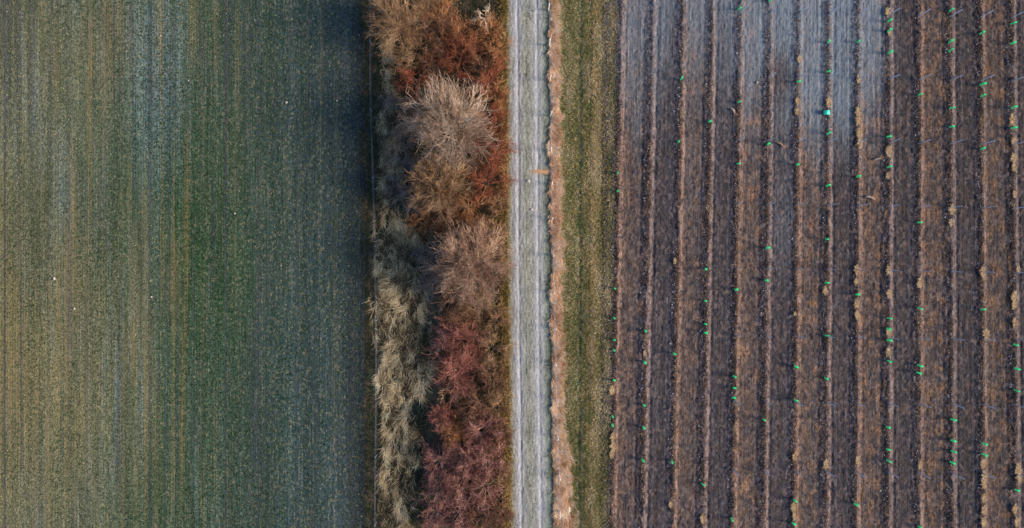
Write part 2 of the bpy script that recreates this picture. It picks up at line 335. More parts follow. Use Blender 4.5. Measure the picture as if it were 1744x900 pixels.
def zf(X, Y):
    u = tu(X, Y); w1 = .006*vnoise(X*5, Y*1.5, 31)+.005*vnoise(Y*.35, X*0+3, 32)
    z = .018*vnoise(X*7, Y*3, 33)+.035*np.sin(np.clip(u, 0, 1)*math.pi)
    for c, wd, d in ((.265, .030, .040), (.705, .035, .040)):
        du = (u-c-w1*1.3)/wd
        z -= d*np.exp(-du**2)*(1+.3*vnoise(Y*.5, Y*0, 34))
    z -= .03*np.clip(vnoise(X*1.6, Y*.9, 45)-.45, 0, 1)*2; z += .018*np.exp(-((u-.49)/.12)**2)+.02*vnoise(X*1.2, Y*.6, 39)*.6
    return z
tx = np.linspace(0, 1, 90)
Yg = YS; Xg = (track_c(Yg)-track_w(Yg))[None, :]+tx[:, None]*2*track_w(Yg)[None, :]; YY = np.tile(Yg, (90, 1))
ii = np.arange(90*len(Yg)).reshape(90, -1)
FF = np.stack([ii[:-1, :-1], ii[1:, :-1], ii[1:, 1:], ii[:-1, 1:]], -1).reshape(-1, 4)
tag(mesh_obj('dirt_track', np.stack([Xg, YY, zf(Xg, YY)], -1).reshape(-1, 3), [FF], track_m, attrs={'rowu': tu(Xg, YY).ravel()}, smooth=True), kind='structure')
def verge_u(X, Y):
    a = track_c(Y)+track_w(Y)-.1; b = row_x(0, Y)-.35; return (X-a)/(b-a)
def zf(X, Y):
    u = verge_u(X, Y)+.012*vnoise(Y*.5, X*0, 48); z = .03*vnoise(X*1.6, Y*.8, 41)+.018*vnoise(X*6, Y*5, 42)-.01
    z -= .07*np.exp(-((u-.475)/.04)**2)+.05*np.exp(-((u-.86)/.05)**2)+.035*np.exp(-((u-.63)/.03)**2)
    z += .12*np.exp(-((X-track_c(Y)-track_w(Y)-.55)/.4)**2)
    e = np.clip(u/.05, 0, 1); return z*e-.02*(1-e)
Xa = (track_c(Yg)+track_w(Yg)-.12); Xb = row_x(0, Yg)-.30
Xg = Xa[None, :]+tx[:, None]*(Xb-Xa)[None, :]
tag(mesh_obj('grass_verge', np.stack([Xg, YY, zf(Xg, YY)], -1).reshape(-1, 3), [FF], verge_m, attrs={'rowu': verge_u(Xg, YY).ravel()}, smooth=True), kind='structure')
def vine_z(X, Y, U):
    f = U-np.floor(U); par = np.mod(np.floor(U)+40, 2)
    fs = np.where(f > .5, f-1, f)                     # signed distance from the planted line
    wob = .018*vnoise(Y*.5, np.floor(U+.5)*7.3, 51)+.018*vnoise(Y*1.7, np.floor(U+.5)*5.3, 59)+.012*vnoise(Y*5, U*3, 60)
    amp = .065*(1+.5*vnoise(Y*.7, np.floor(U+.5)*3.1, 52))
    d = fs-.06-wob
    z = amp*np.exp(-(d/np.where(d < 0, .05, .085))**2)+.035*vnoise(X*9, Y*7, 58)*(np.abs(fs+.02) < .13)
    z -= .04*np.exp(-((f-.25-wob)/.045)**2)*(.35+.65*par)+.045*np.exp(-((f-.80-wob)/.05)**2)
    z += .035*vnoise(X*6, Y*4, 53)+.03*vnoise(X*2.5, Y*1.5, 54)*np.where(np.abs(fs) < .14, 1.3, .4)
    z += .010*np.sin(U*2.86*2*math.pi/.19)*par + .015*vnoise(U*26, Y*.15, 57)
    return z
def zf(X, Y): return vine_z(X, Y, row_u(X, Y))
X0 = PX(1026)
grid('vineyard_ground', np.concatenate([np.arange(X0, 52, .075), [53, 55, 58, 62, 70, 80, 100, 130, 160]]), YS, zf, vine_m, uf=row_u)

# ------------------------------------------------------------------ ground cover (nobody could count it)
def ramp_mat(name, stops, rough=.85):
    m = M(name, rough, .2); c = m.ramp(m.attr('tint'), [(p, srgb(*c)) for p, c in stops], 'LINEAR'); m.done(c)
    tr = m.n.new('ShaderNodeBsdfTranslucent'); mx = m.n.new('ShaderNodeMixShader'); mx.inputs[0].default_value = .0 if 'clod' in name else .4
    m.L(c, tr.inputs[0]); m.L(m.b.outputs[0], mx.inputs[1]); m.L(tr.outputs[0], mx.inputs[2]); m.L(mx.outputs[0], m.out.inputs['Surface'])
    return m.m
def cover(name, label, cat, P, lean, hgt, wid, tint, mat, droop=.35):
    V, F = blades(P, lean, hgt, wid, rng, droop)
    o = mesh_obj(name, V, F, mat, attrs={'tint': np.repeat(tint, 5)})
    return tag(o, label, cat, kind='stuff')
def rdir(n, L, spread=1.0, mean=0.0):
    a = rng.uniform(-math.pi, math.pi, n)*spread+mean; return np.stack([np.cos(a), np.sin(a)], 1)*L[:, None]

# winter cereal sprouts
n = 150000
P = np.stack([rng.uniform(-50, PX(615), n), rng.uniform(-27, 27, n), np.full(n, -.01)], 1)
P[:, 0] = np.round(P[:, 0]/.25)*.25+rng.normal(0, .045, n)
dens = vnoise(P[:, 0]*.6, P[:, 1]*.05, 61)*.5+vnoise(P[:, 0]*2.5, P[:, 1]*.3, 62)*.5+.7*np.exp(-((P[:, 0]-PX(340))/7)**2)
P = P[rng.uniform(-1, 1, n) < dens+.2]; n = len(P)
L = rng.uniform(.08, .2, n); tt = np.clip(.45+.35*vnoise(P[:, 0]*.2, P[:, 1]*.08, 63)+rng.normal(0, .28, n)+.35*np.clip((PX(150)-P[:, 0])/14, -.3, 1), 0, 1)
crop_b = ramp_mat('crop_blade', [(0, (34, 64, 34)), (.4, (62, 92, 52)), (.7, (106, 114, 70)), (.9, (146, 134, 90)), (1, (186, 178, 140))])
cover('winter_crop', 'short green and yellowing crop sprouts all over the ploughed field', 'crop', P, rdir(n, L), L*.5, rng.uniform(.03, .06, n), tt, crop_b)

# short turf of the verge
n = 70000; ys = rng.uniform(-27, 27, n); a = track_c(ys)+track_w(ys)+.1; b = row_x(0, ys)-.1
xs = a+(b-a)*rng.uniform(0, 1, n); P = np.stack([xs, ys, np.full(n, 0.0)], 1)
L = rng.uniform(.08, .24, n); uu = (xs-a)/(b-a)
tt = np.clip(.5+.5*vnoise(xs*1.1, ys*.5, 65)+rng.normal(0, .3, n)-.35*np.exp(-((uu-.5)/.07)**2), 0, 1)
keep = rng.uniform(0, 1, n) < (1-.85*np.exp(-((uu-.475)/.035)**2)-.6*np.exp(-((uu-.61)/.02)**2))*.75
tt = np.clip(tt+.25*np.exp(-((uu-.70)/.06)**2)+.15, 0, 1)
turf_b = ramp_mat('turf_blade', [(0, (64, 76, 38)), (.25, (100, 102, 50)), (.5, (144, 130, 76)), (.75, (176, 148, 96)), (1, (208, 188, 150))])
cover('verge_grass', 'olive green and straw coloured turf between track and vineyard', 'grass', P[keep], rdir(n, L)[keep], (L*.5)[keep], rng.uniform(.03, .06, n)[keep], tt[keep], turf_b)

# tall blond grass strip along the track
def strip(n, off, wid, seed):
    ys = rng.uniform(-27, 27, n); t = (450-ys/S)
    wadd = .9*np.clip((t-720)/60, 0, 1)+.12*vnoise(ys*.8, ys*0+2, seed)+.25*np.clip((t-380)/200, 0, 1)*(1-np.clip((t-690)/40, 0, 1))
    base = track_c(ys)+track_w(ys)+off+.12*vnoise(ys*.35, ys*0, seed+1)+.05*vnoise(ys*1.6, ys*0, seed+2)+.05*vnoise(ys*4.5, ys*0, seed+3)
    xs = base+rng.beta(1.5, 2.1, n)*(wid+wadd)*(1+.25*vnoise(ys*2.3, ys*0, seed+5)); return xs, ys
n = 36000; xs, ys = strip(n, -.10, .92, 71)
L = rng.uniform(.3, .7, n)
ang = -.7+1.1*vnoise(xs*1.2, ys*1.1, 73)+rng.normal(0, .4, n)+.9*vnoise(xs*3, ys*2.5, 75)
lean = np.stack([np.cos(ang), np.sin(ang)], 1)*(L*.95)[:, None]
tt = np.clip(.5+.3*vnoise(xs*2, ys*1.5, 74)+rng.normal(0, .22, n), 0, 1)
reed_b = ramp_mat('blond_blade', [(0, (166, 112, 72)), (.3, (232, 184, 136)), (.65, (252, 218, 176)), (1, (252, 240, 216))])
cover('tall_dry_grass', 'tall blond dry grass strip along the right edge of the track', 'grass', np.stack([xs, ys, np.full(n, .02)], 1), lean, L*.42, rng.uniform(.024, .055, n), tt, reed_b, .3)
# wisp of hay fallen over the edge of the track
n = 900; xs = rng.normal(PX(928), .55, n); ys = rng.normal(PY(293), .09, n)-.02*(xs-PX(928))
a = rng.choice([0.05, math.pi+.05], n)+rng.normal(0, .35, n); L = rng.uniform(.15, .4, n)
cover('hay_wisp', 'thin wisp of pale hay lying from grass strip onto track', 'hay', np.stack([xs, ys, np.full(n, .03)], 1), np.stack([np.cos(a), np.sin(a)], 1)*L[:, None], rng.uniform(.02, .1, n), rng.uniform(.012, .02, n), rng.uniform(.2, .8, n), reed_b)

# matted grey straw grass between field and hedge: tussocks combed in swirls
n = 62000; ys = rng.uniform(-27, 27, n); tpy = 450-ys/S
left = np.interp(tpy, [0, 200, 330, 420, 560, 700, 800, 900], [650, 652, 652, 644, 640, 650, 654, 652])+9*vnoise(ys*.45, ys*0+1, 85)
right = np.interp(tpy, [0, 200, 330, 420, 560, 700, 800, 900], [668, 678, 686, 716, 726, 722, 710, 712])+9*vnoise(ys*.5, ys*0+6, 86)
f = rng.uniform(-.08, 1.08, n); xs = PX(left+(right-left)*f)
cov = vnoise(xs*1.1, ys*.5, 81)*.8+vnoise(xs*3.4, ys*1.5, 82)*.9+rng.normal(0, .3, n)-.9*np.abs(f-.5)
thr = np.interp(tpy, [0, 150, 340, 400, 620, 720, 900], [.0, -.2, -.2, -.5, -.5, -.35, -.25])
kp = cov > thr+.12*np.sin(xs*9); xs, ys, f, tpy, cov = xs[kp], ys[kp], f[kp], tpy[kp], cov[kp]; n = len(xs)
# the stems lie flat, combed in locks that curve from one to the next
lock = np.floor(xs*2.6+.9*vnoise(xs, ys, 87))*7.3+np.floor(ys*1.5+.9*vnoise(xs*.8, ys*.7, 88))*3.7
a = -1.65+.9*vnoise(xs*.8, ys*.5, 84)+.75*vnoise(lock, lock*1.3, 89)+.6*vnoise(xs*3.2, ys*1.6, 94)+rng.normal(0, .5, n)
L = rng.uniform(.3, .9, n)
tt = np.clip(.42+.5*vnoise(xs*1.6, ys*.8, 90)+.3*vnoise(lock*1.7, lock*.4, 92)+rng.normal(0, .32, n), 0, 1)
zz = -.03+.10*np.clip(cov+.4, 0, 1)
straw_b = ramp_mat('straw_blade', [(0, (70, 62, 48)), (.3, (134, 114, 84)), (.6, (214, 186, 138)), (1, (252, 234, 192))])
cover('straw_grass', 'matted pale straw grass lying in locks left of the hedge', 'grass', np.stack([xs, ys, zz], 1), np.stack([np.cos(a), np.sin(a)], 1)*L[:, None], L*rng.uniform(.08, .35, n), rng.uniform(.016, .036, n), tt, straw_b, .4)
# low dark green and brown rough growth all over the bank
n = 60000; xs = rng.uniform(PX(612), PX(866), n); ys = rng.uniform(-27, 27, n)
L = rng.uniform(.06, .25, n); tt = np.clip(.35+.4*vnoise(xs*.8, ys*.6, 91)+rng.normal(0, .25, n)-.35*np.clip((PX(648)-xs)/1.2, 0, 1), 0, 1)  # blades next to the field tinted darker, shade of the hedge painted in
rough_b = ramp_mat('rough_blade', [(0, (40, 54, 44)), (.4, (70, 76, 50)), (.7, (120, 96, 70)), (1, (176, 156, 126))])
cover('rough_growth', 'low dark weeds and leaf litter on the bank under the hedge', 'weeds', np.stack([xs, ys, np.full(n, -.08)], 1), rdir(n, L), L*.7, rng.uniform(.03, .07, n), tt, rough_b)
# ochre fringe between the hedge and the track
n = 16000; ys = rng.uniform(-27, 27, n); xs = track_c(ys)-track_w(ys)+np.where(rng.uniform(0, 1, n) < .8, rng.normal(-.25, .22, n), rng.normal(-.5, .4, n))+.15*vnoise(ys*.9, ys*0, 95)
L = rng.uniform(.08, .34, n); tt = np.clip(.55+.35*vnoise(xs*2, ys*.8, 96)+rng.normal(0, .2, n), 0, 1)
och_b = ramp_mat('ochre_blade', [(0, (84, 84, 40)), (.4, (150, 122, 62)), (.75, (196, 158, 98)), (1, (220, 192, 140))])
cover('ochre_fringe', 'ochre dry grass fringe along the left edge of the track', 'grass', np.stack([xs, ys, np.full(n, -.02)], 1), rdir(n, L*.8, 1), L*.8, rng.uniform(.03, .06, n), tt, och_b)
# track weeds
n = 5200; ys = rng.uniform(-27, 27, n); c = rng.choice([0, .5, .93], n, p=[.3, .35, .35]); u = c+rng.normal(0, .05, n)
k = vnoise(u*8, ys*1.3, 97)+rng.normal(0, .3, n) > .25
u = u[k]; ys = ys[k]; n = len(u); L = rng.uniform(.06, .16, n)
cover('track_weeds', 'small green weeds between the wheel ruts of the track', 'weeds', np.stack([track_c(ys)-track_w(ys)+u*2*track_w(ys), ys, np.full(n, .03)], 1), rdir(n, L), L*.4, rng.uniform(.04, .08, n), rng.uniform(0, .5, n), turf_b)

# vineyard: weeds on the planted ridges, dead growth in the alleys
def u_of(xs, ys):
    t = np.clip((450-ys/S)/900, -1.5, 2.5); A = ext_t[2]*(1-t)+ext_b[2]*t
    out = np.empty_like(xs); px = xs/(S*(H-.3)/H)+872
    for i in range(len(xs)):
        r_ = ext_t*(1-t[i])+ext_b*t[i]; out[i] = np.interp(px[i], r_, np.arange(-2, len(ext_t)-2))
    return out
n = 90000; ri = rng.integers(0, NR+1, n); ys = rng.uniform(-27, 27, n)
t = np.clip((450-ys/S)/900, -1.5, 2.5); xr = PX(ext_t[ri+2]*(1-t)+ext_b[ri+2]*t, .3)
off = rng.normal(.13, .15, n); xs = xr+off
hz = .06*np.exp(-((off-.15)/.2)**2)
keep = (vnoise(ys*1.3, ri*5.7, 101)*.7+vnoise(ys*.3, ri*9.1, 102)*.5+rng.normal(0, .35, n)) > -.25
keep &= rng.uniform(0, 1, n) < np.where((xr < PX(1500)), np.clip((450-ys/S)/260, .3, 1), 1)
L = rng.uniform(.08, .24, n)
tt = np.clip(.42+.35*vnoise(ys*.9, ri*3.3, 103)+rng.normal(0, .3, n), 0, 1)
row_b = ramp_mat('row_weed', [(0, (42, 44, 34)), (.3, (84, 68, 58)), (.6, (136, 106, 86)), (.85, (178, 144, 112)), (1, (214, 190, 160))])
cover('row_weeds', 'short brown weeds on the ridges under the vine rows', 'weeds', np.stack([xs, ys, hz], 1)[keep], rdir(n, L)[keep], (L*.5)[keep], rng.uniform(.03, .065, n)[keep], tt[keep], row_b)
n = 110000; xs = rng.uniform(PX(1046), 51, n); ys = rng.uniform(-27, 27, n); U = u_of(xs, ys); fr = U-np.floor(U); par = np.mod(np.floor(U), 2)
den = np.where(par == 0, .42, .24)*np.clip((xs-PX(900))/14, .5, 1)*np.where((fr > .22) & (fr < .84), 1, .3)*(1+.8*vnoise(xs*.7, ys*.35, 105))
py_ = 450-ys/S; px_ = xs/S+872
den *= np.where(px_ < 1510, np.clip((py_-60)/300, .12, 1), 1)*(.5+np.clip(1.3*vnoise(xs*1.6, ys*.8, 107), -.4, 1.2))
keep = rng.uniform(0, 1, n) < den; xs, ys = xs[keep], ys[keep]; n = len(xs)
L = rng.uniform(.05, .2, n); tt = np.clip(.45+.35*vnoise(xs*.9, ys*.5, 106)+rng.normal(0, .2, n), 0, 1)
alley_b = ramp_mat('alley_weed', [(0, (48, 46, 42)), (.35, (94, 76, 62)), (.65, (138, 108, 82)), (.88, (166, 130, 92)), (1, (206, 180, 146))])
cover('alley_growth', 'dead orange brown plants lying in the vineyard alleys', 'weeds', np.stack([xs, ys, np.full(n, .0)], 1), rdir(n, L), L*.3, rng.uniform(.026, .055, n), tt, alley_b)
# clods and stones along the planted lines and sparsely in the alleys
def clods(name, label, xs, ys, zs, rad, tint, mat):
    n = len(xs); base = np.array([[1, 0, 0], [0, 1, 0], [-1, 0, 0], [0, -1, 0], [0, 0, 1.]])
    V = base[None]*rad[:, None, None]*rng.uniform(.6, 1.25, (n, 5, 1)); a = rng.uniform(0, 6.28, n); c_, s_ = np.cos(a)[:, None], np.sin(a)[:, None]
    x_ = V[..., 0]*c_-V[..., 1]*s_; y_ = V[..., 0]*s_+V[..., 1]*c_
    V = np.stack([x_+xs[:, None], y_+ys[:, None], V[..., 2]*.8+zs[:, None]], -1).reshape(-1, 3)
    b = (np.arange(n)*5)[:, None]; F = np.concatenate([b+np.array([[0, 1, 4]]), b+np.array([[1, 2, 4]]), b+np.array([[2, 3, 4]]), b+np.array([[3, 0, 4]])])
    return tag(mesh_obj(name, V, [F], mat, attrs={'tint': np.repeat(tint, 5)}), label, 'clods', kind='stuff')
clod_m = ramp_mat('clod', [(0, (52, 44, 42)), (.5, (94, 82, 82)), (.85, (140, 128, 128)), (1, (198, 192, 196))], .95)
n = 46000; ri = rng.integers(0, NR+1, n); ys = rng.uniform(-27, 27, n); t = (450-ys/S)/900
xs = PX(ext_t[ri+2]*(1-t)+ext_b[ri+2]*t, .3)+rng.normal(-.15, .13, n)
keep = vnoise(ys*.8, ri*4.7, 111)+rng.normal(0, .4, n) > .05
clods('soil_clods', 'dark soil clods and pebbles along the left foot of the planted ridges', xs[keep], ys[keep], np.full(keep.sum(), .04), rng.uniform(.02, .07, n)[keep], np.clip(rng.normal(.42, .28, n), 0, 1)[keep], clod_m)
# straw tufts that stand out on the rows
tufts = [(1463, 135, 7), (1462, 190, 8), (1462, 205, 9), (1464, 228, 9), (1465, 243, 8), (1362, 100, 6), (1359, 172, 7), (1358, 190, 6), (1412, 175, 8), (1515, 258, 9), (1513, 20, 8), (1516, 55, 6), (1513, 299, 6),
         (1460, 460, 8), (1459, 480, 6), (1460, 518, 8), (1460, 537, 8), (1514, 461, 8), (1515, 500, 8), (1514, 567, 8), (1513, 600, 7), (1567, 482, 8), (1622, 357, 9), (1620, 380, 6), (1727, 240, 7), (1728, 270, 9), (1728, 285, 7),
         (1728, 505, 9), (1728, 520, 8), (1729, 550, 8), (1725, 205, 9), (1680, 570, 10), (1674, 462, 8), (1675, 470, 6), (1568, 792, 7), (1675, 790, 8), (1677, 812, 9), (1677, 825, 8), (1676, 850, 8), (1676, 870, 8), (1676, 890, 8),
         (1735, 800, 10), (1737, 812, 10), (1730, 868, 8), (1733, 890, 8), (1461, 785, 7), (1407, 792, 8), (1043, 665, 9), (1044, 745, 8), (1044, 762, 9), (1042, 775, 7), (1098, 602, 5), (1406, 495, 7), (1352, 865, 8), (1353, 880, 7), (1354, 778, 7), (1150, 445, 5), (1142, 860, 6), (1197, 885, 8), (1355, 535, 4), (1735, 460, 6), (1729, 330, 6)]
cx, cy, cr = [], [], []
for a_, b_, c_ in tufts:
    k = int(26*c_); cx += [float(PX(a_, .2))]*k; cy += [float(PY(b_, .2))]*k; cr += [c_*S]*k
cx, cy, cr = map(np.array, (cx, cy, cr)); n = len(cx); a = rng.uniform(-math.pi, math.pi, n); q = rng.uniform(0, 1, n)*cr*.6; a2 = rng.uniform(-math.pi, math.pi, n)
L = cr*rng.uniform(.3, .8, n)
cover('straw_tufts', 'pale yellow straw tufts standing on the planted rows', 'grass', np.stack([cx+np.cos(a2)*q*.7, cy+np.sin(a2)*q*1.5, np.full(n, .1)], 1), np.stack([np.cos(a), np.sin(a)*1.3], 1)*(L*.85)[:, None], L*.4, rng.uniform(.025, .055, n), rng.uniform(.0, 1, n), ramp_mat('tuft_blade', [(0, (160, 116, 64)), (.4, (226, 188, 130)), (1, (252, 236, 200))]))

# ------------------------------------------------------------------ shrubs and trees of the hedge
def grow(r, base, dirs, lens, r0, spec):
    """spec: list of (children, length ratio, spread, radius ratio) per further level. returns list of stick arrays per level"""
    out = []; pos, d, ln, rad = base, nrm(dirs), lens, r0
    for lv in range(len(spec)+1):
        seg = 4 if lv == 0 else 3 if lv == 1 else 2
        n = len(pos); p = pos.copy(); dd = d.copy(); pts = [p.copy()]; ds = [dd.copy()]
        wig = spec[min(lv, len(spec)-1)][4]
        for s_ in range(seg):
            dd = nrm(dd+r.normal(0, wig, (n, 3))+np.array([0, 0, .05])); q = p+dd*(ln/seg)[:, None]
            ra = rad*(1-.62*s_/seg); rb = rad*(1-.62*(s_+1)/seg)
            out.append((p.copy(), q.copy(), ra, rb, np.full(n, lv))); p = q; pts.append(p.copy()); ds.append(dd.copy())
        if lv == len(spec): break
        k, lr, spread, rr_, _ = spec[lv]
        pts = np.array(pts); ds = np.array(ds)
        tpar = r.uniform(.25, 1.0, (n, k)); tpar[:, 0] = 1.0; tpar = tpar*seg; i0 = np.minimum(tpar.astype(int), seg-1); f = (tpar-i0)[..., None]
        ar = np.arange(n)[:, None]
        np_ = (pts[i0, ar]*(1-f)+pts[i0+1, ar]*f).reshape(-1, 3); bd = ds[i0, ar].reshape(-1, 3)
        nd = nrm(bd+nrm(r.normal(0, 1, (n*k, 3)))*spread)
        ln = (np.repeat(ln, k)*lr*r.uniform(.6, 1.3, n*k)); rad = np.repeat(rad, k)*rr_; pos, d = np_, nd
    return out
def to_mesh(sl, r, name, mat, parent, tint0=.5, k=3):
    P0 = np.concatenate([s[0] for s in sl]); P1 = np.concatenate([s[1] for s in sl]); a = np.concatenate([s[2] for s in sl]); b = np.concatenate([s[3] for s in sl])
    P0[:, 2] = np.maximum(P0[:, 2], 0.0); P1[:, 2] = np.maximum(P1[:, 2], .01)
    V, F = sticks(P0, P1, a, b, k)
    lvl = np.concatenate([s[4] for s in sl]); tn = np.clip(tint0+.25-.28*np.minimum(lvl, 2)+.1*(lvl > 0)+.22*vnoise(P0[:, 0]*1.3+9, P0[:, 1]*1.3+7, 5)+r.normal(0, .2, len(P0)), 0, 1)
    return mesh_obj(name, V, [F], mat, parent, attrs={'tint': np.repeat(tn, 2*k)})

TM = {
 'grey':   twig_mat('bark_pale', srgb(110, 84, 64), srgb(190, 162, 138), srgb(244, 224, 198)),
 'pink':   twig_mat('bark_pinkish', srgb(112, 82, 64), srgb(186, 150, 124), srgb(236, 204, 174)),
 'tan':    twig_mat('bark_tan', srgb(104, 76, 52), srgb(172, 136, 100), srgb(220, 186, 144)),
 'brown':  twig_mat('bark_brown', srgb(88, 58, 44), srgb(150, 108, 82), srgb(206, 160, 124)),
 'orange': twig_mat('bark_orange', srgb(120, 76, 48), srgb(194, 138, 92), srgb(238, 186, 134)),
 'rust':   twig_mat('bark_rust', srgb(98, 52, 38), srgb(166, 94, 66), srgb(216, 142, 104)),
 'crimson':twig_mat('bark_crimson', srgb(112, 66, 56), srgb(184, 120, 102), srgb(232, 170, 142)),
 'maroon': twig_mat('bark_maroon', srgb(100, 60, 54), srgb(184, 130, 114), srgb(246, 204, 180)),
 'ashen':  twig_mat('bark_ashen', srgb(96, 88, 84), srgb(140, 128, 122), srgb(174, 160, 150)),
 'white':  twig_mat('bark_white', srgb(150, 134, 112), srgb(190, 172, 146), srgb(216, 200, 176)),
}
def shrub(px, py, rp, h, kind, label, n0=16, dense=1.0, wig=.22, cat='shrub', name='bare_shrub', group=None, seed=None, thick=1.0):
    seed = seed or int(px*7+py*13)
    r = np.random.default_rng(seed); Rr = rp*1.12*S*(H-h*.8)/H
    x, y = float(PX(px, h*.7)), float(PY(py, h*.7))
    t = empty(name, (x, y, -.08)); tag(t, label, cat, group)
    th = np.arccos(np.clip(1-r.uniform(0, 1, n0)*.93, -1, 1)); ph = np.arange(n0)*2.399+r.uniform(0, 6)
    d = np.stack([np.sin(th)*np.cos(ph), np.sin(th)*np.sin(ph), np.cos(th)+.08], 1)
    tip = 1/np.sqrt((np.sin(th)/Rr)**2+(np.cos(th)/h)**2)*r.uniform(.62, 1.1, n0)
    base = np.stack([np.cos(ph)*Rr*.1, np.sin(ph)*Rr*.1, np.zeros(n0)], 1)
    sc_ = math.sqrt(dense)
    spec = [(int(round(7*sc_)), .52, .60, .62, wig*.8), (int(round(7*sc_)), .62, .75, .66, wig*1.0), (2, .6, .9, .75, wig*1.3)]
    sl = grow(r, base, d, tip*.78, np.full(n0, .022*thick*(Rr/2)**.35), spec)
    main = [s for s in sl if s[4][0] == 0]; tw = [s for s in sl if s[4][0] > 0]
    for s in tw: np.maximum(s[2], (.016, .016, .013, .008)[int(s[4][0])]*thick, out=s[2]); np.maximum(s[3], (.01, .01, .009, .006)[int(s[4][0])]*thick, out=s[3])
    if name == 'bare_sapling': to_mesh(sl, r, 'branches', TM[kind], t, .5, 4); return t
    to_mesh(main, r, 'stems', TM[kind], t, .5, 4); to_mesh(tw, r, 'twigs', TM[kind], t, .5, 3)
    return t
def tree(px, py, rp, h, kind, label, seed, lean=(0, 0), nl=11, dens=7, trunk=.13):
    r = np.random.default_rng(seed); Rr = rp*1.12*S*(H-h*.75)/H
    x, y = float(PX(px, h*.6)), float(PY(py, h*.6))
    t = empty('bare_tree', (x, y, -.08)); tag(t, label, 'tree', 'bare trees of the hedge')
    fork = .9
    tk = [(np.array([[0, 0, 0.]]), np.array([[.03, .02, fork]]), np.array([trunk*1.25]), np.array([trunk]), np.array([0]))]
    n0 = nl*6
    th = np.arccos(np.clip(1-((np.arange(n0)+.5)/n0)*.9, -1, 1)); ph = np.arange(n0)*2.399+r.uniform(0, 6)
    d = np.stack([np.sin(th)*np.cos(ph)+lean[0], np.sin(th)*np.sin(ph)+lean[1], np.cos(th)+.12], 1)
    tip = 1/np.sqrt((np.sin(th)/Rr)**2+(np.cos(th)/(h-fork))**2)*r.uniform(.85, 1.02, n0)
    base = np.tile([[.03, .02, fork-.08]], (n0, 1))+r.normal(0, .05, (n0, 3))
    spec = [(dens, .42, .50, .62, .06), (6, .58, .6, .7, .10), (2, .6, .8, .75, .16)]
    sl = grow(r, base, d, tip*.74, np.full(n0, trunk*.26), spec)
    to_mesh(tk, r, 'trunk', TM[kind], t, .35, 8)
    limbs = [s for s in sl if s[4][0] == 0]; tw = [s for s in sl if s[4][0] > 0]
    for s in tw: np.maximum(s[2], (.02, .02, .015, .008)[int(s[4][0])], out=s[2]); np.maximum(s[3], (.013, .013, .01, .006)[int(s[4][0])], out=s[3])
    to_mesh(limbs, r, 'limb', TM[kind], t, .6, 5); to_mesh(tw, r, 'crown', TM[kind], t, .55, 3)
    return t

tree(764, 212, 78, 6.0, 'grey', 'tallest bare tree, pale pinkish twigs in a wide round crown beside the track', 3)
tree(802, 452, 76, 5.0, 'pink', 'bare tree with dusky pink crown reaching over the track edge, mid hedge', 8)
tree(746, 318, 58, 4.0, 'tan', 'olive brown bare tree just below the tallest pale crown', 15, nl=9)
tree(672, 38, 50, 4.4, 'tan', 'bare tree with pale spreading limbs at upper left end of the hedge', 21, nl=7, dens=6)

